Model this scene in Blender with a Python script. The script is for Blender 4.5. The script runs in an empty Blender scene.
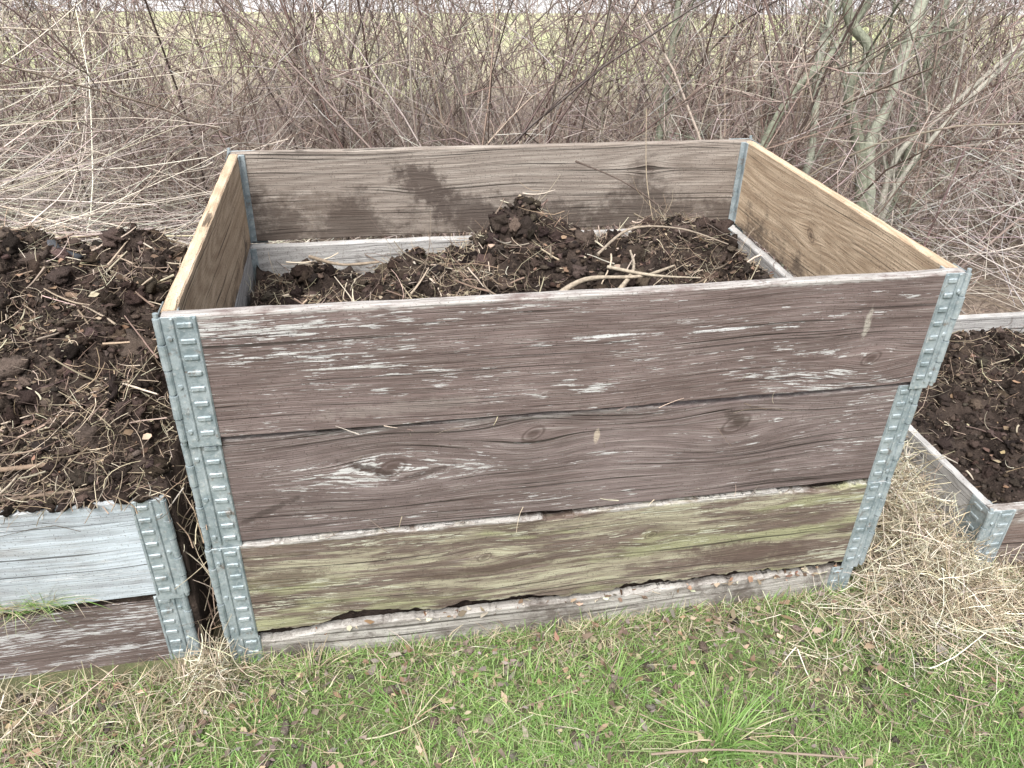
import bpy, bmesh, math, numpy as np
from mathutils import Vector, Matrix
rng=np.random.default_rng(7)
scene=bpy.context.scene
COL=bpy.context.collection

# ------------------------------------------------------------------ helpers
TAB=np.random.default_rng(99).random((256,256))
def vn(x,y,s=0):
    x=np.asarray(x,float)+s*17.31; y=np.asarray(y,float)+s*9.77
    xi=np.floor(x).astype(int); yi=np.floor(y).astype(int)
    fx=x-xi; fy=y-yi; fx=fx*fx*(3-2*fx); fy=fy*fy*(3-2*fy)
    a=TAB[xi&255,yi&255];b=TAB[(xi+1)&255,yi&255];c=TAB[xi&255,(yi+1)&255];d=TAB[(xi+1)&255,(yi+1)&255]
    return (a*(1-fx)+b*fx)*(1-fy)+(c*(1-fx)+d*fx)*fy
def fbm(x,y,s=0,o=4):
    r=0;a=.5;t=0
    for i in range(o):
        r=r+a*vn(np.asarray(x)*2**i,np.asarray(y)*2**i,s+i*3);t+=a;a*=.5
    return r/t
def link(o,parent=None):
    COL.objects.link(o)
    if parent is not None: o.parent=parent
    return o
def empty(name,loc=(0,0,0)):
    e=bpy.data.objects.new(name,None);e.empty_display_size=.1;e.location=loc;return link(e)
def mesh_np(name,V,F,mat=None,col=None,smooth=False,parent=None):
    V=np.asarray(V,np.float32).reshape(-1,3);F=np.asarray(F,np.int32)
    m=bpy.data.meshes.new(name);k=F.shape[1]
    m.vertices.add(len(V));m.vertices.foreach_set('co',V.ravel())
    m.loops.add(F.size);m.loops.foreach_set('vertex_index',F.ravel())
    m.polygons.add(len(F));m.polygons.foreach_set('loop_start',np.arange(0,F.size,k,dtype=np.int32))
    if smooth: m.polygons.foreach_set('use_smooth',np.ones(len(F),bool))
    m.update(calc_edges=True)
    if col is not None:
        c=np.ones((len(V),4),np.float32);c[:,:3]=col
        at=m.color_attributes.new('Col','FLOAT_COLOR','POINT');at.data.foreach_set('color',c.ravel())
    if mat: m.materials.append(mat)
    o=bpy.data.objects.new(name,m);return link(o,parent)
def tubes(P,R,C,S=4):
    N,K,_=P.shape
    T=np.gradient(P,axis=1);T/=np.linalg.norm(T,axis=2,keepdims=True)+1e-9
    ref=np.tile(np.array([.31,.17,.93]),(N,1));hor=np.abs((T.mean(1)*ref).sum(1))>.8;ref[hor]=[.9,.3,.1]
    A=np.cross(T,ref[:,None,:]);A/=np.linalg.norm(A,axis=2,keepdims=True)+1e-9
    B=np.cross(T,A)
    th=np.arange(S)*2*np.pi/S
    V=P[:,:,None,:]+R[:,:,None,None]*(np.cos(th)[None,None,:,None]*A[:,:,None,:]+np.sin(th)[None,None,:,None]*B[:,:,None,:])
    idx=np.arange(N*K*S).reshape(N,K,S)
    a=idx[:,:-1,:];b=idx[:,1:,:]
    F=np.stack([a,np.roll(a,-1,2),np.roll(b,-1,2),b],-1).reshape(-1,4)
    return V.reshape(-1,3),F,np.repeat(C,K*S,0)
def join(parts):
    V=[];F=[];C=[];n=0
    for v,f,c in parts:
        V.append(v);F.append(f+n);C.append(c);n+=len(v)
    return np.concatenate(V),np.concatenate(F),np.concatenate(C)
def pick(pal,n,jit=.15):
    pal=np.array(pal);c=pal[rng.integers(0,len(pal),n)]
    return np.clip(c*(1+rng.normal(0,jit,(n,1)))*(1+rng.normal(0,.04,(n,3))),0.004,.95)

# ------------------------------------------------------------------ node helpers
class NT:
    def __init__(s,name):
        s.m=bpy.data.materials.new(name);s.m.use_nodes=True;s.t=s.m.node_tree;s.n=s.t.nodes
        s.bsdf=s.n['Principled BSDF'];s.out=s.n['Material Output']
    def l(s,a,b): s.t.links.new(a,b)
    def _in(s,sock,v):
        if hasattr(v,'is_linked') or hasattr(v,'links'): s.l(v,sock)
        else: sock.default_value=v
    def math(s,op,a,b=None,c=None,clamp=False):
        n=s.n.new('ShaderNodeMath');n.operation=op;n.use_clamp=clamp
        s._in(n.inputs[0],a)
        if b is not None:s._in(n.inputs[1],b)
        if c is not None:s._in(n.inputs[2],c)
        return n.outputs[0]
    def xyz(s,x,y,z):
        n=s.n.new('ShaderNodeCombineXYZ');s._in(n.inputs[0],x);s._in(n.inputs[1],y);s._in(n.inputs[2],z);return n.outputs[0]
    def noise(s,vec,scale=1,detail=4,rough=.6,dist=0):
        n=s.n.new('ShaderNodeTexNoise');n.inputs['Scale'].default_value=scale;n.inputs['Detail'].default_value=detail
        n.inputs['Roughness'].default_value=rough;n.inputs['Distortion'].default_value=dist;s.l(vec,n.inputs['Vector']);return n.outputs['Fac']
    def ramp(s,f,a,b,lo=0.,hi=1.):
        n=s.n.new('ShaderNodeMapRange');n.interpolation_type='SMOOTHSTEP';s._in(n.inputs[0],f)
        n.inputs[1].default_value=a;n.inputs[2].default_value=b;n.inputs[3].default_value=lo;n.inputs[4].default_value=hi;return n.outputs[0]
    def mix(s,f,a,b,blend='MIX'):
        n=s.n.new('ShaderNodeMix');n.data_type='RGBA';n.blend_type=blend;s._in(n.inputs[0],f)
        for sock,v in ((n.inputs[6],a),(n.inputs[7],b)):
            if isinstance(v,(tuple,list)): sock.default_value=(*v[:3],1)
            else: s.l(v,sock)
        return n.outputs[2]
    def bump(s,h,strength=.5,dist=.002):
        n=s.n.new('ShaderNodeBump');n.inputs['Strength'].default_value=strength;n.inputs['Distance'].default_value=dist
        s.l(h,n.inputs['Height']);s.l(n.outputs[0],s.bsdf.inputs['Normal'])
    def coords(s):
        n=s.n.new('ShaderNodeTexCoord');return n.outputs['Object']
    def sep(s,v):
        n=s.n.new('ShaderNodeSeparateXYZ');s.l(v,n.inputs[0]);return n.outputs

def wood(name,seed=0.,light=(.36,.31,.26),dark=(.15,.115,.09),paint=(.12,.075,.062),paint_amt=.0,
         fleck=.0,fleck_col=(.54,.54,.53),green=0.,green_col=(.27,.26,.17),stain=0.,stain_h=.1,knots=(),patchy=.12,H=.2,ring=.5,worn=0.,show=.45,marks=(),rel=1.):
    w=NT(name);raw=w.coords();X,Y,Z=w.sep(raw)
    z2=w.math('ADD',Z,w.math('MULTIPLY',w.math('SUBTRACT',w.noise(w.xyz(w.math('ADD',w.math('MULTIPLY',X,2.0),seed),seed*1.7,w.math('MULTIPLY',Z,3.)),1,1),.5),.035))
    kd=None
    for (kx,kz,kr) in knots:
        dx=w.math('DIVIDE',w.math('SUBTRACT',X,kx),kr*2.6);dz0=w.math('SUBTRACT',Z,kz);dz=w.math('DIVIDE',dz0,kr*1.3)
        d2=w.math('ADD',w.math('MULTIPLY',dx,dx),w.math('MULTIPLY',dz,dz))
        g=w.math('EXPONENT',w.math('MULTIPLY',d2,-.55))
        z2=w.math('SUBTRACT',z2,w.math('MULTIPLY',w.math('MULTIPLY',dz0,g),.82))
        ex=w.math('DIVIDE',w.math('SUBTRACT',X,kx),kr*.62);ez=w.math('DIVIDE',w.math('SUBTRACT',dz0,w.math('MULTIPLY',w.math('SUBTRACT',X,kx),.35)),kr*.42)
        rr=w.math('ADD',w.math('MULTIPLY',ex,ex),w.math('MULTIPLY',ez,ez))
        k=w.math('ADD',w.ramp(rr,.1,.9,.75,0),w.math('MULTIPLY',w.ramp(rr,.8,1.3),w.ramp(rr,1.3,2.2,.7,0)))
        kd=k if kd is None else w.math('MAXIMUM',kd,k)
    def sc(ax,ay,az,off=0.):
        return w.xyz(w.math('MULTIPLY_ADD',X,ax,seed+off),w.math('MULTIPLY_ADD',Y,ay,seed*.37),w.math('MULTIPLY',z2,az))
    streak=w.noise(sc(2.6,40,170),1,4,.7)
    fine=w.noise(sc(11,200,800,4.),1,2,.7)
    rg=w.noise(sc(.7,8,7,2.),1,1,.4)
    rings=w.math('MULTIPLY_ADD',w.math('SINE',w.math('MULTIPLY',rg,170.)),.5,.5)
    blotch=w.noise(w.xyz(w.math('MULTIPLY_ADD',X,5,seed),w.math('MULTIPLY',Y,5),w.math('MULTIPLY',Z,13)),1,5,.65)
    f=w.math('ADD',w.math('MULTIPLY',w.ramp(streak,.32,.68),1-ring),w.math('MULTIPLY',rings,ring))
    f=w.math('MULTIPLY_ADD',w.math('SUBTRACT',fine,.5),1.7,f,clamp=True)
    bare=w.mix(f,dark,light)
    bare=w.mix(w.ramp(blotch,.35,.62,.5,0),bare,dark)
    col=bare
    if paint_amt>0:
        pn=w.math('ADD',w.math('MULTIPLY',w.noise(sc(3.4,7,24,11.),1,5,.75),.66),w.math('MULTIPLY',streak,.34))
        pm=w.ramp(pn,.5-(paint_amt-.5)*.5-patchy*.5,.5-(paint_amt-.5)*.5+patchy*.5)
        p=paint
        pc=w.mix(w.ramp(streak,.3,.7),(p[0]*.74,p[1]*.72,p[2]*.72),(p[0]*1.22,p[1]*1.25,p[2]*1.28))
        pc=w.mix(w.ramp(blotch,.38,.66,0,.65),pc,(p[0]*1.65,p[1]*1.74,p[2]*1.82))
        pc=w.mix(w.ramp(blotch,.42,.25,0,.6),pc,(p[0]*.6,p[1]*.55,p[2]*.52))
        pc=w.mix(w.math('MULTIPLY',rings,.2),pc,(p[0]*.45,p[1]*.43,p[2]*.43))
        pc=w.mix(w.ramp(fine,.50,.78,0,show),pc,(.42,.39,.365))
        pc=w.mix(w.ramp(fine,.46,.28,0,.45),pc,(p[0]*.4,p[1]*.38,p[2]*.38))
        col=w.mix(pm,bare,pc)
    if green>0:
        gn=w.noise(sc(2.5,3,16,21.),1,4,.7)
        gg=w.mix(w.ramp(fine,.3,.7),(green_col[0]*.6,green_col[1]*.6,green_col[2]*.6),(green_col[0]*1.3,green_col[1]*1.3,green_col[2]*1.35))
        col=w.mix(w.ramp(gn,.66-green*.3,.78-green*.3,0,.8),col,gg)
    fm=None
    if fleck>0:
        fn=w.noise(sc(24,40,330,31.),1,4,.7);fl=w.noise(sc(3.5,3,22,41.),1,4,.65)
        fm=w.ramp(w.math('ADD',w.math('MULTIPLY',fn,.55),w.math('MULTIPLY',fl,.45)),.62-fleck*.13,.64-fleck*.13)
        col=w.mix(w.math('MULTIPLY',fm,w.ramp(fine,.25,.6,.45,.95)),col,fleck_col)
    cr=w.ramp(w.noise(sc(1.6,60,230,51.),1,2,.5),.31,.36,1,0)
    col=w.mix(w.math('MULTIPLY',cr,.75),col,(.03,.024,.02))
    if kd is not None: col=w.mix(w.math('MULTIPLY',kd,.85),col,(.05,.032,.026))
    if marks: mn=w.math('MULTIPLY',w.math('SUBTRACT',w.noise(raw,38,5,.75),.5),4.2)
    for (mx,mz,sx,sz,sl,mc,op) in marks:
        ex=w.math('SUBTRACT',X,mx);ez=w.math('DIVIDE',w.math('SUBTRACT',w.math('SUBTRACT',Z,mz),w.math('MULTIPLY',ex,sl)),sz);ex=w.math('DIVIDE',ex,sx)
        rr=w.math('ADD',w.math('MULTIPLY',ex,ex),w.math('MULTIPLY',ez,ez))
        rr=w.math('ADD',rr,mn)
        col=w.mix(w.ramp(rr,.2,1.3,op,0),col,mc)
    if stain>0:
        sn=w.noise(w.xyz(w.math('MULTIPLY_ADD',X,6,seed),w.math('MULTIPLY',Y,6),w.math('MULTIPLY',Z,8)),1,6,.75)
        hgt=w.math('MULTIPLY_ADD',w.math('DIVIDE',Z,stain_h),-.22,.22)
        col=w.mix(w.ramp(w.math('ADD',sn,hgt),.64-stain*.16,.80-stain*.16,0,.78),col,(.07,.052,.043))
    if worn>0:
        wn=w.math('ADD',w.ramp(Z,H-.016,H-.001,0,.42),w.math('MULTIPLY',w.noise(sc(16,30,60,71.),1,4,.75),.9))
        col=w.mix(w.ramp(wn,.70,.92,0,worn),col,w.mix(w.ramp(fine,.3,.7),(.28,.26,.24),(.52,.51,.49)))
    spk=w.noise(raw,330,1,.6)
    col=w.mix(w.ramp(spk,.63,.70,0,.55),col,(.06,.045,.038))
    w.l(col,w.bsdf.inputs['Base Color']);w.bsdf.inputs['Roughness'].default_value=.82;w.bsdf.inputs['Specular IOR Level'].default_value=.25
    h=w.math('MULTIPLY_ADD',fine,.55,w.math('MULTIPLY',streak,.75))
    h=w.math('MULTIPLY_ADD',cr,-1.2,h)
    w.bump(h,.8*rel,.004)
    return w.m

def vcol(name,rough=.85,transl=0.,bump=None,spec=.2,sc=90):
    w=NT(name);a=w.n.new('ShaderNodeAttribute');a.attribute_name='Col'
    c=a.outputs['Color']
    if bump:
        n=w.noise(w.coords(),bump[0],3,.65)
        c=w.mix(w.ramp(n,.3,.7,.4,0),c,(.01,.008,.006));w.bump(n,.9,bump[1])
    w.l(c,w.bsdf.inputs['Base Color']);w.bsdf.inputs['Roughness'].default_value=rough;w.bsdf.inputs['Specular IOR Level'].default_value=spec
    if transl>0:
        t=w.n.new('ShaderNodeBsdfTranslucent');w.l(c,t.inputs[0]);m=w.n.new('ShaderNodeMixShader');m.inputs[0].default_value=transl
        w.l(w.bsdf.outputs[0],m.inputs[1]);w.l(t.outputs[0],m.inputs[2]);w.l(m.outputs[0],w.out.inputs[0])
    return w.m
M_grass=vcol('grass_blades',.6,.3);M_straw=vcol('dry_straw',.8);M_twig=vcol('twig_bark',.85);M_wood=vcol('stick_bark',.85,0,(160,.001))
M_clod=vcol('soil_crumb',.95,0,(260,.006),.1);M_leaf=vcol('dead_leaf',.8,.15);M_bark=vcol('sapling_bark',.8,0,(60,.004));M_far=vcol('far_foliage',.95)

def soil_mat():
    w=NT('compost_soil');c=w.coords()
    n1=w.noise(c,14,4,.7);n2=w.noise(c,120,5,.75)
    col=w.mix(w.ramp(n1,.35,.65),(.028,.021,.018),(.075,.056,.047))
    col=w.mix(w.ramp(n2,.52,.72,0,.7),col,(.16,.12,.095))
    w.l(col,w.bsdf.inputs['Base Color']);w.bsdf.inputs['Roughness'].default_value=.95;w.bsdf.inputs['Specular IOR Level'].default_value=.1
    w.bump(w.math('ADD',n2,n1),1.,.012);return w.m
M_soil=soil_mat()

def zinc():
    w=NT('galvanised_steel');c=w.coords()
    n=w.noise(c,22,5,.7);n2=w.noise(c,160,3,.6)
    v=w.n.new('ShaderNodeTexVoronoi');v.inputs['Scale'].default_value=120;w.l(c,v.inputs['Vector'])
    col=w.mix(w.ramp(n,.35,.68),(.18,.225,.24),(.36,.41,.43))
    col=w.mix(w.ramp(w.sep(v.outputs['Color'])[0],0,1,0,.18),col,(.55,.6,.62))
    col=w.mix(w.ramp(n2,.56,.70,0,.45),col,(.55,.56,.55))
    col=w.mix(w.ramp(w.noise(c,38,5,.75),.56,.70,0,.8),col,(.16,.12,.095))
    w.l(col,w.bsdf.inputs['Base Color']);w.bsdf.inputs['Metallic'].default_value=.3
    w.l(w.ramp(n,.3,.7,.65,.48),w.bsdf.inputs['Roughness']);w.bump(w.math('ADD',n2,n),.5,.002);return w.m
M_zinc=zinc()

# ------------------------------------------------------------------ boards
def board(name,L,H,T,mat,loc,rotz=0,parent=None,top_w=.0015,bot_w=.0015,chips=0,chip_bot=0,seed=0,bow=0.,tilt=0.):
    n=240;x=np.linspace(0,L,n);b=.0022
    tw=(fbm(x*14,seed+0*x,1)-.5)*2*top_w;bw=(fbm(x*14,seed+50+0*x,2)-.5)*2*bot_w
    if chips: tw=tw-chips*(np.clip(fbm(x*6,seed+9+0*x,5,3)-.5,0,1)*3+np.clip(vn(x*70,seed+0*x,15)-.55,0,1)*.5*np.clip(fbm(x*4,seed+0*x,16,2)*2-.6,0,1)+np.clip(vn(x*190,seed+0*x,17)-.5,0,1)*.25)
    if chip_bot: bw=bw+chip_bot*(np.clip(fbm(x*5,seed+19+0*x,6,3)-.36,0,1)*2.0+np.clip(vn(x*60,seed+0*x,25)-.5,0,1)*.5+np.clip(vn(x*170,seed+0*x,27)-.5,0,1)*.3)*np.clip(np.minimum(x,L-x)/.12,0,1)
    yb=bow*np.sin(np.pi*x/L)
    sec=[(0,b,0),(0,.5*H,2),(0,H-b,1),(b,H,1),(T*.5,H+.0006,1),(T-b,H,1),(T,H-b,1),(T,.5*H,2),(T,b,0),(T-b,0,0),(b,0,0)]
    V=[]
    for i in range(n):
        for (y,z,k) in sec:
            V.append((x[i],y+yb[i]+(float(fbm(x[i]*30,z*40+seed,8,2))-.5)*.0016+tilt*(z-H/2)/H,z+(tw[i] if k==1 else bw[i] if k==0 else (tw[i]+bw[i])/2)))
    S=len(sec);idx=np.arange(n*S).reshape(n,S);a=idx[:-1];c=idx[1:]
    F=np.stack([a,c,np.roll(c,-1,1),np.roll(a,-1,1)],-1).reshape(-1,4)
    m=bpy.data.meshes.new(name)
    m.from_pydata([tuple(v) for v in V],[],[tuple(int(q) for q in f) for f in F]+[tuple(range(S)),tuple(int(q) for q in idx[-1][::-1])])
    m.materials.append(mat)
    o=bpy.data.objects.new(name,m);link(o,parent);o.location=loc;o.rotation_euler=(0,0,rotz)
    bm=bmesh.new();bm.from_mesh(m);bmesh.ops.recalc_face_normals(bm,faces=bm.faces);bm.to_mesh(m);bm.free()
    return o
def add_box(bm,c,s,bev=0.0008,rot=None):
    r=bmesh.ops.create_cube(bm,size=1);vs=r['verts']
    for v in vs: v.co=Vector((v.co.x*s[0],v.co.y*s[1],v.co.z*s[2]))
    if bev:
        es=list({e for v in vs for e in v.link_edges})
        g=bmesh.ops.bevel(bm,geom=es,offset=bev,segments=1,affect='EDGES');vs=list({v for f in g['faces'] for v in f.verts}|{v for v in vs if v.is_valid})
    if rot: bmesh.ops.rotate(bm,verts=vs,cent=(0,0,0),matrix=rot)
    bmesh.ops.translate(bm,verts=vs,vec=c)
def add_cyl(bm,c,r,h,axis='Z',seg=12,r2=None):
    g=bmesh.ops.create_cone(bm,cap_ends=True,segments=seg,radius1=r,radius2=r if r2 is None else r2,depth=h)
    M={'Z':Matrix.Identity(3),'Y':Matrix.Rotation(math.radians(90),3,'X'),'X':Matrix.Rotation(math.radians(90),3,'Y')}[axis]
    bmesh.ops.rotate(bm,verts=g['verts'],cent=(0,0,0),matrix=M);bmesh.ops.translate(bm,verts=g['verts'],vec=c)
def hinge(parent,corner,sx,sy,z0,h=.2,w=.05,name='corner_hinge',tongue=.012):
    bm=bmesh.new();t=.0018;x,y=corner
    zc=z0+h/2
    add_box(bm,(x+sx*(w/2+.004),y-sy*t/2,zc-tongue/2),(w,t,h+tongue))
    add_box(bm,(x-sx*t/2,y+sy*(w/2+.004),zc-tongue/2),(t,w,h+tongue))
    add_box(bm,(x+sx*(w+.001),y-sy*.0022,zc),(.004,.0030,h*.98))
    add_box(bm,(x+sx*(w*.40),y-sy*.0028,zc),(.0045,.0036,h*.99),.0012)
    nk=5
    for i in range(nk):
        hh=h/nk
        add_cyl(bm,(x-sx*.001,y-sy*.001,z0+hh*(i+.5)),.0064 if i%2 else .0054,hh*.93)
    add_cyl(bm,(x-sx*.001,y-sy*.001,zc),.0035,h+.012)
    nr=8
    for i in range(nr):
        zz=z0+h*(i+.5)/nr
        add_box(bm,(x+sx*(w*.73),y-sy*(t+.0010),zz),(w*.44,.0034,.0085),.0016)
        add_box(bm,(x-sx*(t+.0010),y+sy*(w*.6),zz),(.0034,.024,.0085),.0016)
    for zz in (z0+h*.12,z0+h*.5,z0+h*.88):
        add_cyl(bm,(x+sx*(w*.24),y-sy*(t+.001),zz-.008),.0042,.003,'Y',10,.003)
        add_cyl(bm,(x+sx*(w*.74),y-sy*(t+.001),zz+.0125),.0036,.003,'Y',10,.0026)
    add_box(bm,(x+sx*(.020+.0065),y+sy*(.0215),zc-.001),(.013,.003,h-.004))
    add_box(bm,(x+sx*(.0215),y+sy*(.030),zc-.001),(.003,.012,h-.004))
    bmesh.ops.recalc_face_normals(bm,faces=bm.faces)
    for v in bm.verts:
        v.co.x+=(float(fbm(v.co.z*18,v.co.x*20,int(x*10)%7+2,2))-.5)*.003;v.co.y+=(float(fbm(v.co.z*22,v.co.x*10,int(x*10)%7+5,2))-.5)*.0015
    m=bpy.data.meshes.new(name);bm.to_mesh(m);bm.free();m.materials.append(M_zinc)
    return link(bpy.data.objects.new(name,m),parent)
def collar(parent,x0,x1,y0,y1,z0,mats,seed=0,H=.2,front_kw={},tag='tier',wr=.05,wl=.05):
    T=.02
    L=x1-x0;D=y1-y0
    board(tag+'_front_board',L-.008,H,T,mats[0],(x0+.004,y0,z0),0,parent,seed=seed,**front_kw)
    board(tag+'_back_board',L-.008,H,T,mats[1],(x1-.004,y1,z0),math.pi,parent,seed=seed+3)
    board(tag+'_side_board',D-2*T-.003,H-.0012,T,mats[2],(x0,y1-T-.0015,z0),-math.pi/2,parent,seed=seed+5)
    board(tag+'_side_board',D-2*T-.003,H-.0012,T,mats[3],(x1,y0+T+.0015,z0),math.pi/2,parent,seed=seed+7)
    for cx,cy,sx,sy,w in ((x0,y0,1,1,wl),(x1,y0,-1,1,wr),(x0,y1,1,-1,.05),(x1,y1,-1,-1,.05)):
        hinge(parent,(cx,cy),sx,sy,z0,H,w)

# --- main bin --------------------------------------------------------------
ZT=.68;HH=.2065
tan=dict(light=(.68,.54,.39),dark=(.38,.275,.185));grey=dict(light=(.40,.355,.31),dark=(.20,.165,.14))
W1=wood('painted_board_top',1.,paint_amt=.90,paint=(.140,.103,.093),fleck=.50,knots=((1.07,.055,.022),),light=(.38,.34,.31),dark=(.19,.15,.13),worn=.75,show=.55,
        marks=((1.045,.12,.006,.032,.3,(.40,.37,.32),.8),(.62,.13,.05,.003,.0,(.62,.62,.62),.95),(.80,.128,.06,.0024,.02,(.6,.6,.6),.9),(.24,.105,.07,.002,.0,(.58,.58,.56),.8),(.30,.03,.14,.012,.03,(.27,.23,.21),.5)))
W2=wood('painted_board_middle',5.,paint_amt=.86,paint=(.145,.110,.101),fleck=.22,knots=((.29,.12,.03),(.515,.165,.024),(.86,.15,.032)),light=(.36,.32,.295),dark=(.17,.135,.115),ring=.6,worn=.35,show=.6,
        marks=((.10,.06,.055,.007,.45,(.06,.045,.04),.75),(.62,.15,.005,.014,.4,(.45,.38,.30),.8),(.25,.125,.05,.009,-.45,(.05,.035,.03),.85),(.34,.105,.06,.006,.25,(.05,.035,.03),.7),(.86,.16,.03,.014,-.5,(.055,.04,.033),.7)))
W3=wood('mossy_board',9.,paint_amt=.54,paint=(.120,.088,.070),green=.46,green_col=(.32,.325,.185),fleck=.42,fleck_col=(.48,.48,.38),knots=((.44,.12,.016),(.74,.13,.014),(.95,.06,.012)),light=(.47,.45,.33),dark=(.22,.19,.14),worn=.8,patchy=.08,
        marks=((.93,.06,.13,.03,-.1,(.10,.07,.058),.8),(.1,.12,.08,.02,.1,(.11,.08,.062),.7),(.45,.09,.12,.012,.05,(.09,.065,.05),.7)))
W4=wood('grey_board',13.,light=(.52,.50,.47),dark=(.25,.23,.21),stain=.42,stain_h=.35)
WB1=wood('inner_back_board',17.,stain=.44,stain_h=.16,**grey,knots=((.25,.14,.014),(.8,.12,.014)),
         marks=((.78,.115,.075,.055,.4,(.085,.065,.055),.9),(.55,.03,.2,.05,0,(.10,.08,.068),.8),(1.0,.08,.10,.03,.1,(.14,.11,.09),.65),(.68,.05,.1,.05,.3,(.09,.07,.06),.8)))
WL1=wood('inner_tan_board',23.,stain=.2,stain_h=.10,**tan)
WR1=wood('inner_tan_board_knotty',29.,stain=.20,stain_h=.12,**tan,knots=((.4,.1,.02),),ring=.6)
WI2=wood('pale_inner_board',31.,light=(.54,.53,.52),dark=(.31,.30,.29),stain=.35,stain_h=.2)
bin1=empty('compost_bin',(0,0,0))
collar(bin1,0,1.2,0,.8,ZT-.2,(W1,WB1,WL1,WR1),1,front_kw=dict(bow=-.004,bot_w=.003),wr=.034,wl=.046)
collar(bin1,-.002,1.186,.006,.782,ZT-HH-.2,(W2,WI2,WI2,WI2),2,front_kw=dict(bow=-.003,top_w=.003,bot_w=.003,chips=.008),wr=.036,wl=.046)
collar(bin1,-.004,1.185,.003,.79,ZT-2*HH-.2,(W3,WI2,WI2,WI2),3,front_kw=dict(bow=-.002,top_w=.003,chips=.024,chip_bot=.032,bot_w=.003),wr=.036,wl=.044)
collar(bin1,-.002,1.168,.006,.79,ZT-3*HH-.2-.004,(W4,W4,W4,W4),4,front_kw=dict(chips=.022,top_w=.005,bow=-.006),wr=.036,wl=.044)

# --- left bin --------------------------------------------------------------
bin2=empty('compost_bin',(-.062,.03,0));bin2.rotation_euler=(0,0,math.radians(1.2))
WLa=wood('pale_blue_board',37.,paint_amt=.80,paint=(.36,.39,.41),fleck=.45,fleck_col=(.56,.58,.60),light=(.40,.39,.37),dark=(.22,.2,.18),patchy=.3,show=.3,worn=.4,rel=.6)
WLb=wood('flaking_board',41.,paint_amt=.75,paint=(.12,.09,.08),fleck=.75,fleck_col=(.5,.5,.5),light=(.38,.35,.32),dark=(.18,.14,.12))
collar(bin2,-1.2,0,0,.8,.355-.2,(WLa,WB1,WI2,W4),6,wr=.044)
collar(bin2,-1.2+.01,-.008,.006,.79,.355-HH-.2,(WLb,W4,W4,W4),7,front_kw=dict(chips=.012,top_w=.003),wr=.044)
# --- right bin -------------------------------------------------------------
bin3=empty('compost_bin',(1.435,0,0));bin3.rotation_euler=(0,0,math.radians(-1.0))
WRa=wood('right_front_board',45.,paint_amt=.6,paint=(.12,.085,.072),fleck=.5,light=(.38,.35,.32),dark=(.18,.14,.12),worn=.6)
collar(bin3,0,1.2,0,.8,-.035,(WRa,WI2,WI2,WI2),9)

# ------------------------------------------------------------------ ground
def gz(x,y):
    x=np.asarray(x,float);y=np.asarray(y,float)
    near=np.exp(-((x-.6)**2+(y)**2)/30)
    return ((fbm(x*1.3,y*1.3,3)-.5)*.05+(fbm(x*9,y*9,4)-.5)*.018)*near-.002
def graded(lo,hi,c0,c1,step,n):
    inner=np.arange(c0,c1+1e-6,step)
    a=c0-np.geomspace(step,c0-lo,n);b=c1+np.geomspace(step,hi-c1,n)
    return np.concatenate([a[::-1],inner,b])
gx=graded(-200,200,-2.5,4,.03,40);gy=graded(-200,200,-2,3.5,.03,40)
GX,GY=np.meshgrid(gx,gy,indexing='ij');GZ=gz(GX,GY)
idx=np.arange(GX.size).reshape(GX.shape)
F=np.stack([idx[:-1,:-1],idx[1:,:-1],idx[1:,1:],idx[:-1,1:]],-1).reshape(-1,4)
def ground_mat():
    w=NT('ground_soil_grass');c=w.coords();X,Y,Z=w.sep(c)
    n1=w.noise(c,3.5,4,.65);n2=w.noise(c,60,4,.7);n3=w.noise(c,.6,4,.6)
    lawn=w.mix(w.ramp(n1,.35,.65),(.085,.066,.043),(.08,.095,.038))
    lawn=w.mix(w.ramp(n2,.45,.75,0,.7),lawn,(.18,.145,.10))
    litter=w.mix(w.ramp(n2,.35,.7),(.10,.075,.06),(.30,.24,.19))
    field=w.mix(w.ramp(n3,.35,.65),(.46,.42,.28),(.38,.43,.20))
    field=w.mix(w.ramp(n2,.4,.7,0,.4),field,(.55,.5,.38))
    yy=w.math('ADD',Y,w.math('MULTIPLY',w.math('SUBTRACT',n3,.5),3.))
    col=w.mix(w.ramp(Y,.75,1.0),lawn,litter);col=w.mix(w.ramp(yy,3.8,6.2),col,field)
    w.l(col,w.bsdf.inputs['Base Color']);w.bsdf.inputs['Roughness'].default_value=.95
    w.bump(n2,.8,.01);return w.m
mesh_np('ground',np.stack([GX,GY,GZ],-1),F,ground_mat(),smooth=True)
def road_mat():
    w=NT('road_gravel');n=w.noise(w.coords(),30,4);w.l(w.mix(n,(.42,.42,.43),(.55,.55,.55)),w.bsdf.inputs['Base Color']);w.bsdf.inputs['Roughness'].default_value=.9;return w.m
rv=[]
for x in np.linspace(-60,80,60):
    yc=10.4-.02*x
    rv+=[(x,yc-1.6,-.03),(x,yc-1.4,.03),(x,yc+1.2,.03),(x,yc+1.4,-.03)]
ri=np.arange(len(rv)).reshape(-1,4)
mesh_np('road',rv,np.concatenate([np.stack([ri[:-1,k],ri[1:,k],ri[1:,k+1],ri[:-1,k+1]],-1) for k in range(3)]),road_mat())

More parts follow.
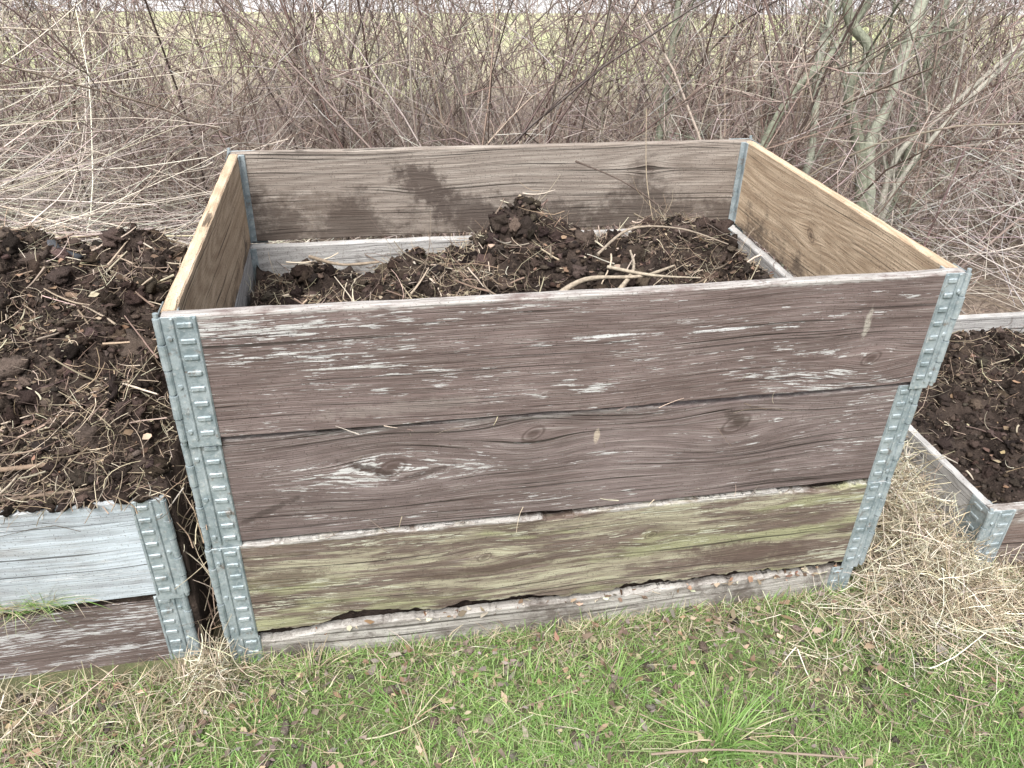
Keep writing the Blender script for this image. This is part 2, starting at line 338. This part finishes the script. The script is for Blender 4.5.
# ------------------------------------------------------------------ compost
def icov(sub):
    bm=bmesh.new();bmesh.ops.create_icosphere(bm,subdivisions=sub,radius=1);v=np.array([v.co[:] for v in bm.verts]);f=np.array([[q.index for q in g.verts] for g in bm.faces]);bm.free();return v,f
ICO={1:icov(1),2:icov(2),3:icov(3)}
def clods(P,S,C,flat=.75,sub=2):
    ICV,ICF=ICO[sub];n=len(P)
    V=ICV[None]*np.ones((n,1,1));ph=rng.random((n,1))*50
    r=1+.9*(vn(ICV[None,:,0]*1.9+ph,ICV[None,:,1]*1.9+ICV[None,:,2]*2.3+ph*.7)-.5)+.75*(vn(ICV[None,:,0]*4+ph,ICV[None,:,2]*4+ICV[None,:,1]*3)-.5)+rng.normal(0,.10,(n,len(ICV)))
    V=V*r[...,None]*(1+rng.normal(0,.22,(n,1,3)))
    a=rng.random(n)*6.283;ca,sa=np.cos(a),np.sin(a);x=V[...,0]*ca[:,None]-V[...,1]*sa[:,None];y=V[...,0]*sa[:,None]+V[...,1]*ca[:,None]
    V=np.stack([x,y,V[...,2]*flat],-1)*S[:,None,None]+P[:,None,:]
    F=(ICF[None]+np.arange(n)[:,None,None]*len(ICV)).reshape(-1,3)
    return V.reshape(-1,3),F,np.repeat(C,len(ICV),0)
def stalks(P,L,R,C,K=6,pitch=.25,curl=.35,az=None,S=4):
    n=len(P);a=rng.random(n)*6.283 if az is None else az
    p=rng.normal(0,pitch,n)
    D=np.stack([np.cos(a)*np.cos(p),np.sin(a)*np.cos(p),np.sin(p)],-1)
    pts=[P-D*L[:,None]/2];d=D.copy();k=rng.normal(0,curl,(n,3))
    for i in range(K-1):
        d=d+k/K+rng.normal(0,curl*.5,(n,3))/K;d/=np.linalg.norm(d,axis=1,keepdims=True)
        pts.append(pts[-1]+d*L[:,None]/(K-1))
    Pp=np.stack(pts,1);tp=np.linspace(1,.5,K)[None]*R[:,None]
    return tubes(Pp,tp*np.ones((n,K)),C,S)
def leaves(P,S,C,tilt=.5):
    n=len(P);base=np.array([(-1,0,.15),(-.35,.45,0),(.45,.4,.1),(1,0,.3),(.45,-.42,.12),(-.35,-.45,.05)])
    V=base[None]*(1+rng.normal(0,.25,(n,6,3)))+rng.normal(0,.12,(n,6,3))
    V=V*S[:,None,None]
    a=rng.random(n)*6.283;t=rng.normal(0,tilt,n);ct,st=np.cos(t)[:,None],np.sin(t)[:,None];ca,sa=np.cos(a)[:,None],np.sin(a)[:,None]
    x,y,z=V[...,0],V[...,1],V[...,2];y,z=y*ct-z*st,y*st+z*ct
    V=np.stack([x*ca-y*sa,x*sa+y*ca,z],-1)+P[:,None]
    q=np.array([[0,1,5],[1,4,5],[1,2,4],[2,3,4]])
    F=(q[None]+np.arange(n)[:,None,None]*6).reshape(-1,3)
    return V.reshape(-1,3),F,np.repeat(C,6,0)
SOILP=[(.045,.032,.026),(.068,.050,.041),(.095,.071,.058),(.034,.025,.022)]
STRP=[(.46,.38,.28),(.36,.28,.20),(.25,.19,.14),(.56,.49,.38),(.19,.145,.11),(.15,.11,.09)]
def compost(name,x0,x1,y0,y1,hf,ncl,nst,seed,big=22,strf=None,thr=.36,base=.10):
    e=empty(name)
    xs=np.arange(x0,x1+.001,.006);ys=np.arange(y0,y1+.001,.006)
    xs=np.concatenate([[xs[0]-.0005],xs,[xs[-1]+.0005]]);ys=np.concatenate([[ys[0]-.0005],ys,[ys[-1]+.0005]])
    X,Y=np.meshgrid(xs,ys,indexing='ij')
    Z=hf(X,Y);Z[0]=Z[-1]=-.03;Z[:,0]=Z[:,-1]=-.03;idx=np.arange(X.size).reshape(X.shape)
    F=np.stack([idx[:-1,:-1],idx[1:,:-1],idx[1:,1:],idx[:-1,1:]],-1).reshape(-1,4)
    mesh_np('soil_surface',np.stack([X,Y,Z],-1),F,M_soil,parent=e)
    def rp(n,up=0.):
        x=rng.uniform(x0+.01,x1-.01,n);y=rng.uniform(y0+.01,y1-.01,n);return np.stack([x,y,hf(x,y)+up],-1)
    S=np.clip(rng.lognormal(-5.75,.5,ncl),.0018,.008);P=rp(ncl);P[:,2]+=S*.3
    A=clods(P,S,pick(SOILP,ncl,.35),sub=1)
    nb=ncl//big;S=np.clip(rng.lognormal(-4.5,.38,nb),.006,.022);P=rp(nb);P[:,2]+=S*.15
    B=clods(P,S,pick(SOILP,nb,.3),.75,3)
    v,f,c=join([A,B]);mesh_np('soil_crumbs',v,f,M_clod,c,False,e)
    def cl(n,k=60,sp=.035):
        cc=rp(k);q=cc[rng.integers(0,k,n)]+rng.normal(0,sp,(n,3));q[:,0]=np.clip(q[:,0],x0+.01,x1-.01);q[:,1]=np.clip(q[:,1],y0+.01,y1-.01);q[:,2]=hf(q[:,0],q[:,1]);return q
    n=nst;P=np.concatenate([rp(n//3),cl(n-n//3)])
    dn=fbm(P[:,0]*7,P[:,1]*7,seed+60,3);P=P[rng.random(len(P))<np.clip((dn-thr)*4.5,base,1)]
    if strf is not None: P=P[rng.random(len(P))<strf(P[:,0],P[:,1])]
    n=len(P);P[:,2]+=rng.uniform(0,.012,n)
    parts=[stalks(P,rng.lognormal(-3.4,.6,n),rng.uniform(.0003,.0009,n),pick(STRP,n,.25),6,.35,1.5,S=3)]
    n=nst//45;P=rp(n,.010);parts.append(stalks(P,rng.uniform(.03,.13,n),rng.uniform(.0010,.0026,n),pick([(.36,.30,.23),(.2,.15,.12),(.50,.43,.34)],n),7,.25,.6,S=5))
    v,f,c=join(parts);mesh_np('straw_and_roots',v,f,M_straw,c,False,e)
    n=nst//9;P=rp(n,.006);v,f,c=leaves(P,rng.uniform(.003,.010,n),pick([(.24,.16,.105),(.16,.11,.08),(.36,.29,.21),(.10,.07,.055)],n,.25),.6)
    mesh_np('leaf_scraps',v,f,M_leaf,c,False,e)
    return e
def g2(x,y,cx,cy,sx,sy): return np.exp(-((x-cx)/sx)**2-((y-cy)/sy)**2)
def rough(x,y,s,a=1.):
    return a*((fbm(x*9,y*9,s,3)-.5)*.11+(fbm(x*30,y*30,s+5,3)-.5)*.06+(np.abs(fbm(x*70,y*70,s+9,2)-.5))*.035)
h1=lambda x,y:.41+.145*g2(x,y,.61,.60,.10,.11)+.06*g2(x,y,.68,.5,.2,.15)+.125*g2(x,y,.93,.54,.17,.15)+.05*g2(x,y,.40,.40,.25,.2)+.06*g2(x,y,.7,.2,.5,.2)+rough(x,y,2)
compost('compost_heap',.026,1.16,.026,.758,h1,13000,11000,1,15)
def h2(x,y):
    x_=x+.055
    edge=np.clip(np.minimum.reduce([(y-.03)/.10,(.84-y)/.12,(-.0-x_)/.06+.2,(x_+1.18)/.1]),0,1)
    return .352+.030*edge+(.13*g2(x,y,-.32,.62,.33,.28)+.08*g2(x,y,-.75,.5,.4,.35)+.06*g2(x,y,-.12,.38,.16,.25))*(.35+.65*edge)+rough(x,y,12,1.0)*(.35+.65*edge)
compost('compost_heap',-1.235,-.050,.036,.82,h2,15000,20000,2,19,strf=lambda x,y:np.clip(1.25-1.2*(y-.12)*1.2,.35,1),thr=.36)
h3=lambda x,y:.10+.05*g2(x,y,2.0,.4,.4,.3)+rough(x,y,22,.8)
compost('compost_heap',1.46,2.61,.025,.765,h3,7000,2600,3)
v,f,c=clods(np.array([[-.335,.60,.525]]),np.array([.028]),np.array([[.075,.08,.09]]),.8,3);mesh_np('stone',v,f,M_wood,c)

def poly(pts,r,col,S=8,K=None,knob=0.):
    P=np.array(pts,float);n=len(P);K=K or n*6;tt=np.linspace(0,n-1,K);Q=[]
    for u in tt:
        i=min(int(u),n-2);f=u-i;p0=P[max(i-1,0)];p1=P[i];p2=P[i+1];p3=P[min(i+2,n-1)]
        Q.append(.5*((2*p1)+(-p0+p2)*f+(2*p0-5*p1+4*p2-p3)*f*f+(-p0+3*p1-3*p2+p3)*f**3))
    Q=np.array(Q);R=np.interp(tt,[0,n-1],[r[0],r[1]])*(1+knob*(vn(tt*3.1+P[0,0]*9,tt*0+P[0,1]*7)-.4)*2)
    return tubes(Q[None],R[None],np.array([col]),S)
sticks=[]
for pts,r,c in [([(.60,.30,.52),(.68,.34,.545),(.78,.31,.56),(.86,.35,.56)],(.005,.002),(.38,.32,.25)),
                ([(.70,.27,.52),(.77,.33,.56),(.79,.41,.57)],(.0045,.002),(.38,.32,.25)),
                ([(.73,.36,.56),(.80,.30,.565),(.90,.31,.55)],(.0035,.0015),(.42,.36,.28)),
                ([(.72,.40,.57),(.80,.45,.60),(.90,.44,.60),(1.0,.42,.57)],(.003,.0012),(.34,.28,.22)),
                ([(.55,.26,.49),(.63,.30,.515),(.72,.29,.53)],(.0035,.002),(.40,.34,.27)),
                ([(.75,.72,.66),(.83,.64,.64),(.90,.60,.60),(.96,.55,.55)],(.002,.0012),(.12,.09,.075)),
                ([(.92,.77,.76),(.92,.72,.62),(.93,.66,.52)],(.0010,.0007),(.4,.33,.24)),
                ([(.15,.70,.47),(.22,.60,.49),(.30,.58,.50)],(.004,.002),(.3,.24,.18)),
                ([(.05,.3,.49),(.10,.36,.485),(.2,.38,.48)],(.004,.002),(.16,.12,.09))]:
    sticks.append(poly(pts,r,c,knob=.3,K=30))
v,f,c=join(sticks);mesh_np('fallen_twigs',v,f,M_wood,c,True)
lst=[]
for pts,r,c in [([(-.42,.33,.46),(-.425,.34,.50),(-.43,.35,.54)],(.010,.004),(.62,.56,.48)),([(-.22,.22,.43),(-.21,.25,.45),(-.215,.27,.46)],(.006,.003),(.55,.48,.38)),
                ([(-.42,.10,.40),(-.33,.08,.40),(-.22,.09,.395)],(.005,.003),(.26,.19,.14)),([(-.3,.5,.5),(-.22,.46,.5)],(.006,.004),(.2,.14,.1)),([(-.5,.05,.385),(-.35,.035,.375),(-.16,.05,.372)],(.004,.0025),(.2,.15,.115))]:
    lst.append(poly(pts,r,c,knob=.3))
n=520;x=rng.uniform(-.9,-.05,n);P=np.stack([x,rng.normal(.045,.014,n),.362+rng.uniform(0,.016,n)],-1)
lst.append(stalks(P,rng.uniform(.02,.09,n),rng.uniform(.0005,.0012,n),pick(STRP,n,.25),6,.4,1.3))
# stalks and debris in the gap between the two bins
n=160;P=np.stack([rng.uniform(-.055,-.012,n),rng.uniform(.0,.25,n),rng.uniform(.02,.36,n)],-1)
lst.append(stalks(P,rng.uniform(.04,.14,n),rng.uniform(.0006,.0014,n),pick(STRP,n,.25),6,1.2,.8))
v,f,c=join(lst);mesh_np('fallen_twigs',v,f,M_wood,c,True)
n=260;x=rng.uniform(-.9,-.06,n);S=rng.uniform(.004,.012,n);P=np.stack([x,rng.normal(.048,.012,n),.357+S*.4],-1)
v,f,c=clods(P,S,pick(SOILP,n,.3),.75,2);mesh_np('soil_crumbs',v,f,M_clod,c)

# ------------------------------------------------------------------ grass
def blades(P,L,W,C,lean=.6,K=4,az=None):
    n=len(P);a=rng.random(n)*6.283 if az is None else az
    le=np.abs(rng.normal(lean,lean*.5,n));tw=rng.normal(0,.6,n)
    s=np.linspace(0,1,K)[None]
    hx=L[:,None]*(le[:,None]*(.45*s+.55*s*s));hz=L[:,None]*s*np.clip(1-.35*le[:,None]*s,.15,1)
    nrm=1/np.sqrt(1+le[:,None]**2*.8);hz=hz*nrm;hx=hx*np.where(le[:,None]>1.5,nrm*1.2,1)
    wd=W[:,None]*(1-.9*s**1.6)*.5
    cx=P[:,0:1]+hx*np.cos(a)[:,None];cy=P[:,1:2]+hx*np.sin(a)[:,None];cz=P[:,2:3]+hz
    px=-np.sin(a+tw)[:,None]*wd;py=np.cos(a+tw)[:,None]*wd
    V=np.stack([np.stack([cx-px,cy-py,cz],-1),np.stack([cx+px,cy+py,cz],-1)],2)
    idx=np.arange(n*K*2).reshape(n,K,2)
    F=np.stack([idx[:,:-1,0],idx[:,:-1,1],idx[:,1:,1],idx[:,1:,0]],-1).reshape(-1,4)
    return V.reshape(-1,3),F,np.repeat(C,K*2,0)
def inbin(x,y,m=0.):
    return ((x>-1.26-m)&(x<1.2+m)&(y>-.0-m)&(y<.83+m))|((x>1.43-m)&(x<2.64+m)&(y>-.01-m)&(y<.81+m))
def scatter(n,x0,x1,y0,y1):
    x=rng.uniform(x0,x1,n);y=rng.uniform(y0,y1,n);k=~inbin(x,y);return x[k],y[k]
GR=[(.19,.32,.085),(.24,.39,.12),(.16,.27,.075),(.30,.42,.16),(.34,.42,.20)]
DR=[(.58,.51,.37),(.46,.39,.27),(.64,.58,.45),(.35,.28,.19)]
def dryness(x,y):
    dist=np.clip((.02-y)/.34,0,1)
    return .64-.46*dist-(fbm(x*3.2,y*3.2,31,3)-.5)*1.9+.05*np.exp(-((x+.25)/.35)**2)+.2*np.exp(-((x-1.45)/.25)**2-((y+.1)/.2)**2)
parts=[]
def grassregion(n,x0,x1,y0,y1,sc=1.):
    x,y=scatter(n,x0,x1,y0,y1);d=fbm(x*3.2,y*3.2,31,3);dist=np.clip((.02-y)/.30,0,1)
    keep=rng.random(len(x))<np.clip((d-.30)*3.,.2,1)*(.45+.55*dist)
    x,y=x[keep],y[keep];n=len(x)
    P=np.stack([x,y,gz(x,y)-.003],-1);L=rng.uniform(.015,.045,n)*(.5+1.0*fbm(x*5,y*5,40))
    C=pick(GR,n,.2);C*=(.75+.5*fbm(x*6,y*6,44))[:,None]
    dry=rng.random(n)<np.clip(dryness(x,y),.08,.85);C[dry]=pick(DR,dry.sum(),.2)
    parts.append(blades(P,L*sc,rng.uniform(.0010,.0026,n)*sc,C,.9))
grassregion(110000,-.75,2.2,-.62,.03)
grassregion(20000,-2.2,3.6,-1.7,-.62,1.5)
grassregion(9000,1.19,1.45,0,1.2,1.2)
x,y=scatter(28000,-.8,2.3,-.65,.04);k=rng.random(len(x))<np.clip(dryness(x,y)*1.2,.08,1);x,y=x[k],y[k]
n=len(x);P=np.stack([x,y,gz(x,y)+rng.uniform(.001,.022,n)],-1)
parts.append(blades(P,rng.uniform(.02,.06,n),rng.uniform(.0008,.002,n),pick(DR,n,.2),3.5))
def tuft(cx,cy,z,n,rad,L,pal,lean=.7,w=.0022):
    x=cx+rng.normal(0,rad,n);y=cy+rng.normal(0,rad*.6,n);P=np.stack([x,y,np.full(n,z) if z is not None else gz(x,y)-.003],-1)
    a=np.arctan2(y-cy,x-cx)+rng.normal(0,.6,n)
    parts.append(blades(P,rng.uniform(.5,1.15,n)*L,rng.uniform(.6,1.3,n)*w,pick(pal,n,.2),lean,5,a))
for i in range(90):
    tuft(rng.uniform(-.7,1.9),rng.uniform(-.5,-.03),None,int(rng.integers(18,50)),.014,rng.uniform(.05,.085),GR if rng.random()<.55 else GR+DR)
for i in range(80):
    tuft(rng.uniform(-.1,1.25),rng.uniform(-.03,-.010),None,22,.015,rng.uniform(.035,.075),DR+GR[:3],.9,.0016)
tuft(.80,-.27,None,110,.02,.12,GR+DR[:1],1.0,.0030);tuft(.74,-.30,None,60,.02,.11,GR,1.,.003)
for i in range(14): tuft(-.34+rng.normal(0,.05),.026,.165,30,.012,.06,DR+GR,1.2,.0015)
v,f,c=join(parts);mesh_np('grass',v,f,M_grass,c)

parts=[]
def drypile(cx,cy,sx,sy,h,n,Lm=.14):
    x=rng.normal(cx,sx,n);y=rng.normal(cy,sy,n);k=~inbin(x,y,.004);x,y=x[k],y[k];n=len(x)
    hz=h*np.exp(-((x-cx)/sx/1.6)**2-((y-cy)/sy/1.6)**2)
    P=np.stack([x,y,gz(x,y)+rng.random(n)*hz+.004],-1)
    parts.append(stalks(P,rng.uniform(.4,1.3,n)*Lm,rng.uniform(.0005,.0013,n),pick([(.64,.58,.45),(.54,.47,.35),(.72,.67,.55),(.40,.34,.24),(.26,.21,.15)],n,.18),7,.35,1.5,S=3))
drypile(1.32,.24,.055,.20,.20,3600,.13);drypile(1.33,-.03,.06,.07,.10,1300,.11);drypile(1.40,-.09,.16,.06,.04,900,.10)
drypile(-.03,-.03,.02,.03,.08,250,.08);drypile(-.45,-.12,.25,.07,.03,250,.09);drypile(1.2,-.10,.12,.07,.03,500,.09);drypile(1.6,-.13,.2,.08,.03,500,.10)
v,f,c=join(parts);mesh_np('dry_grass',v,f,M_straw,c)

n=1900;x=rng.uniform(-.8,2.0,n);y=-.02-np.abs(rng.normal(0,.18,n));P=np.stack([x,y,gz(x,y)+rng.uniform(.006,.022,n)],-1)
A=leaves(P,np.clip(rng.lognormal(-5.1,.4,n),.003,.012),pick([(.24,.16,.11),(.16,.115,.09),(.36,.28,.2),(.2,.16,.14),(.25,.21,.19)],n,.25),.6)
n=110;x=rng.uniform(.1,1.15,n);y=rng.uniform(-.006,0.012,n);P=np.stack([x,y,rng.uniform(.045,.060,n)],-1)
Bq=leaves(P,rng.uniform(.003,.010,n),pick([(.28,.17,.11),(.15,.10,.07),(.34,.26,.19),(.5,.45,.36)],n,.25),.8)
v,f,c=join([A,Bq]);mesh_np('fallen_leaves',v,f,M_leaf,c)
n=600;x=rng.uniform(-.8,2.0,n);y=rng.uniform(-.6,-.01,n);P=np.stack([x,y,gz(x,y)+.010],-1)
S=np.clip(rng.lognormal(-5.3,.45,n),.002,.009);v,f,c=clods(P,S,pick([(.12,.10,.085),(.16,.13,.11),(.22,.19,.16)],n,.3),sub=2);mesh_np('soil_crumbs',v,f,M_clod,c)
parts=[]
n=130;x=rng.uniform(-.7,1.9,n);y=rng.uniform(-.55,-.03,n);P=np.stack([x,y,gz(x,y)+.016],-1)
parts.append(stalks(P,rng.uniform(.04,.14,n),rng.uniform(.0007,.0017,n),pick([(.30,.25,.19),(.2,.16,.13),(.42,.36,.27)],n),6,.1,.5,S=5))
parts.append(poly([(.66,-.30,.022),(.76,-.315,.032),(.88,-.34,.030),(.98,-.36,.024)],(.0022,.0013),(.24,.19,.15),knob=.3))
parts.append(poly([(1.30,-.14,.04),(1.36,-.22,.05),(1.44,-.26,.05),(1.52,-.30,.04)],(.0012,.0008),(.6,.53,.4)))
n=26;x=rng.uniform(.08,1.12,n);z=rng.choice([.275,.27,.06,.055,.468,.262],n)+rng.uniform(0,.02,n);P=np.stack([x,np.full(n,-.006),z],-1)
parts.append(stalks(P,rng.uniform(.01,.05,n),rng.uniform(.0004,.0009,n),pick([(.55,.48,.36),(.2,.16,.13)],n),5,.9,.5,az=rng.choice([0.,3.14],n)+rng.normal(0,.08,n),S=4))
v,f,c=join(parts);mesh_np('fallen_twigs',v,f,M_twig,c)

# ------------------------------------------------------------------ hedge of bare shrubs
BR=[(.25,.19,.165),(.32,.255,.22),(.18,.13,.11),(.40,.34,.30)]
def branchset(P0,D0,L,R,K,wig,grav=0.):
    n=len(P0);pts=[P0];d=D0.copy();bend=rng.normal(0,wig,(n,3))
    for i in range(K-1):
        d=d+bend/K+rng.normal(0,wig*.8,(n,3))/K;d[:,2]+=grav/K;d/=np.linalg.norm(d,axis=1,keepdims=True)
        pts.append(pts[-1]+d*(L/(K-1))[:,None])
    return np.stack(pts,1),R[:,None]*np.linspace(1,.35,K)[None]
def child(Pp,per,Lm,Rm,K,spread,wig,lo=.15,grav=0.1):
    N,KK,_=Pp.shape;i=np.repeat(np.arange(N),per);s=rng.uniform(lo,1,len(i))*(KK-1.001);j=s.astype(int);f=(s-j)[:,None]
    P0=Pp[i,j]*(1-f)+Pp[i,j+1]*f;D=Pp[i,j+1]-Pp[i,j];D/=np.linalg.norm(D,axis=1,keepdims=True)+1e-9
    D=D+rng.normal(0,spread,D.shape);D/=np.linalg.norm(D,axis=1,keepdims=True)
    return branchset(P0,D,rng.uniform(.5,1.3,len(i))*Lm,np.full(len(i),Rm)*rng.uniform(.7,1.3,len(i)),K,wig,grav)
def shrub(nst,H):
    a=rng.random(nst)*6.283;t=np.abs(rng.normal(.28,.2,nst));D=np.stack([np.cos(a)*np.sin(t),np.sin(a)*np.sin(t),np.cos(t)],-1)
    P0=np.stack([rng.normal(0,.1,nst),rng.normal(0,.1,nst),np.full(nst,-.02)],-1)
    A,RA=branchset(P0,D,rng.uniform(.6,1.1,nst)*H,rng.uniform(.002,.006,nst),8,.6)
    B,RB=child(A,9,.38,.0017,5,.6,.8,.05)
    Cc,RC=child(B,4,.17,.0011,3,.65,.6,.1)
    return join([tubes(A,RA,pick(BR,len(A)),3),tubes(B,RB,pick(BR,len(B)),3),tubes(Cc,RC,pick([(.44,.37,.33),(.32,.26,.23),(.24,.18,.155),(.56,.50,.46)],len(Cc)),3)])
var=[shrub(int(rng.integers(9,13)),1.5) for i in range(8)];parts=[]
for row,(yy,st) in enumerate(((1.45,.33),(1.85,.34),(2.3,.37),(2.8,.42),(3.5,.45))):
    xx=-2.6-.2*row
    while xx<4.2+row*.5:
        V,Fq,C=var[rng.integers(0,8)];s=rng.uniform(.8,1.15)
        R=np.array(Matrix.Rotation(rng.random()*6.28,3,'Z')@Matrix.Rotation(rng.normal(0,.1),3,'X'))
        T=np.array([xx+rng.normal(0,.08),yy+rng.normal(0,.1)+(.35 if xx<0.2 and row==0 else 0),0])
        parts.append((((V*s)@R.T+T).astype(np.float32),Fq,C*(rng.uniform(.7,1.15))))
        xx+=st*rng.uniform(.75,1.25)
v,f,c=join(parts);mesh_np('hedge',v,f,M_twig,c)
n=7000;x=rng.uniform(-2.5,4.2,n);y=rng.uniform(.86,3.2,n);k_=~inbin(x,y);x,y=x[k_],y[k_];n=len(x)
v,f,c=stalks(np.stack([x,y,gz(x,y)+rng.uniform(0,.06,n)],-1),rng.uniform(.06,.35,n),rng.uniform(.0007,.0018,n),pick([(.52,.45,.36),(.38,.31,.25),(.26,.2,.16),(.6,.53,.42)],n),5,.25,.6,S=3)
mesh_np('twig_litter',v,f,M_twig,c)

def brush(cx,cy,sx,sy,h,n,Lm,az,azs,pal,r=(.0010,.0026),pitch=.12,curl=.4):
    x=rng.normal(cx,sx,n);y=cy+rng.normal(0,sy,n);k=(y>.84)|(x>2.7)|((x>1.21)&(x<1.42));x,y=x[k],y[k];n=len(x)
    env=h*np.exp(-((x-cx)/sx/1.8)**2-((y-cy)/sy/1.5)**2)
    P=np.stack([x,y,.03+env*rng.random(n)**.7],-1)
    return stalks(P,rng.uniform(.3,1.25,n)*Lm,rng.uniform(r[0],r[1],n),pick(pal,n,.15),9,pitch,curl,az=az+rng.normal(0,azs,n),S=3)
PL=[(.66,.60,.50),(.54,.48,.42),(.44,.39,.35),(.74,.68,.58),(.34,.29,.26)]
parts=[brush(-.75,1.35,.42,.20,.62,480,1.0,.05,.35,PL),brush(-.5,1.12,.35,.12,.45,200,1.0,-.12,.25,PL),brush(-.9,1.7,.5,.25,.9,520,.9,.6,.8,PL,curl=.8,pitch=.45),
       brush(-.6,1.3,.45,.22,.62,500,.5,.3,1.2,[(.40,.35,.32),(.5,.45,.41),(.3,.25,.22)],(.0006,.0014),.4,.9),
       brush(-.55,1.08,.3,.05,.42,30,1.1,-.05,.12,[(.66,.55,.42),(.60,.49,.37)],(.003,.006),.05,.15)]
parts+= [brush(2.6,1.35,.45,.25,.60,450,.8,2.6,.8,[(.50,.45,.42),(.40,.35,.33),(.60,.56,.52),(.3,.25,.22)],(.0008,.0024),.4,.8)]
v,f,c=join(parts);mesh_np('brushwood_pile',v,f,M_twig,c)

# ------------------------------------------------------------------ saplings
def sapling(main,r,col,nb=10):
    P=[poly(main,r,col,S=9,knob=.22,K=50)]
    M=np.array(main)
    i=rng.integers(0,len(M)-1,nb);f=rng.random((nb,1));P0=M[i]*(1-f)+M[i+1]*f
    D=rng.normal(0,.5,(nb,3));D[:,2]=np.abs(D[:,2])+.7;D/=np.linalg.norm(D,axis=1,keepdims=True)
    A,RA=branchset(P0,D,rng.uniform(.3,.9,nb),rng.uniform(.0025,.006,nb),8,.5)
    B,RB=child(A,5,.2,.0016,5,.5,.6)
    P+=[tubes(A,RA,np.tile(np.array([col])*.95,(nb,1)),5),tubes(B,RB,np.tile(np.array([col])*.8,(len(B),1)),3)]
    v,f,c=join(P);mesh_np('sapling',v,f,M_bark,c,True)
G1=(.33,.35,.265);G2=(.50,.52,.42)
sapling([(1.96,1.36,-.02),(1.91,1.35,.33),(1.86,1.36,.5),(1.775,1.35,.67),(1.80,1.33,.79),(1.705,1.35,.92),(1.72,1.36,1.3),(1.62,1.4,1.9)],(.019,.013),G1)
sapling([(1.99,1.38,-.02),(1.946,1.35,.32),(1.90,1.36,.50),(1.925,1.35,.64),(1.947,1.35,.92),(2.02,1.36,1.35),(2.0,1.4,2.0)],(.015,.017),G2)
sapling([(1.45,1.36,-.02),(1.50,1.35,.35),(1.535,1.35,.54),(1.60,1.35,.68),(1.70,1.35,.79),(1.80,1.36,1.0),(1.9,1.4,1.5)],(.013,.009),G1)
sapling([(1.72,1.40,-.02),(1.70,1.38,.30),(1.694,1.35,.49),(1.66,1.36,.75),(1.656,1.35,.92),(1.6,1.4,1.4),(1.6,1.4,1.9)],(.013,.010),G2)
sapling([(2.00,1.30,-.02),(1.98,1.33,.42),(2.10,1.34,.58),(2.33,1.35,.81),(2.6,1.4,1.1),(2.9,1.4,1.6)],(.010,.005),(.50,.48,.41),6)
sapling([(1.98,1.30,-.02),(1.99,1.30,.36),(2.15,1.28,.66),(2.38,1.28,.90),(2.6,1.3,1.25)],(.008,.004),(.50,.48,.41),6)
sapling([(1.30,1.75,-.02),(1.33,1.75,.5),(1.34,1.75,.9),(1.36,1.8,1.5)],(.014,.008),G1,5)
sapling([(2.12,1.5,-.02),(2.15,1.5,.4),(2.13,1.5,.8),(2.2,1.5,1.5)],(.012,.008),G1,6)
sapling([(2.25,1.6,-.02),(2.2,1.6,.5),(2.27,1.6,.95),(2.2,1.6,1.7)],(.012,.009),G1,6)

N=900;a=rng.uniform(0,6.283,N);r=rng.uniform(55,80,N);P=np.stack([np.cos(a)*r,np.sin(a)*r,rng.uniform(1,6,N)],-1)
v,f,c=clods(P,rng.uniform(1.5,3.5,N),pick([(.09,.085,.06),(.07,.07,.05),(.12,.1,.08)],N,.2),1.,2);mesh_np('distant_trees',v,f,M_far,c)

# ------------------------------------------------------------------ light
w=bpy.data.worlds.new('World');scene.world=w;w.use_nodes=True;nt=w.node_tree
sky=nt.nodes.new('ShaderNodeTexSky');sky.sky_type='NISHITA';sky.sun_disc=False
EL=math.radians(56);AZ=math.radians(203)
sky.sun_elevation=EL;sky.sun_rotation=AZ;sky.dust_density=4.0
hs=nt.nodes.new('ShaderNodeHueSaturation');hs.inputs['Saturation'].default_value=.35;hs.inputs['Value'].default_value=1.6
nt.links.new(sky.outputs[0],hs.inputs['Color']);bg=nt.nodes['Background'];nt.links.new(hs.outputs[0],bg.inputs[0]);bg.inputs[1].default_value=.15
L=bpy.data.lights.new('sun','SUN');L.energy=5.0;L.angle=math.radians(35);L.color=(1,.98,.94)
so=bpy.data.objects.new('sun',L);link(so)
d=Vector((math.sin(AZ)*math.cos(EL),math.cos(AZ)*math.cos(EL),math.sin(EL)))
so.rotation_euler=d.to_track_quat('Z','Y').to_euler();so.location=(0,-3,6)
scene.view_settings.view_transform='Standard';scene.view_settings.look='None';scene.view_settings.exposure=0

cam=bpy.data.cameras.new('camera');co=bpy.data.objects.new('camera',cam);link(co)
co.location=(.285,-1.013,.488+ZT);co.rotation_euler=(1.021,-.023,-.176)
cam.sensor_width=36;cam.lens=801.1/1024*36;cam.clip_end=1000;cam.clip_start=.02
scene.camera=co
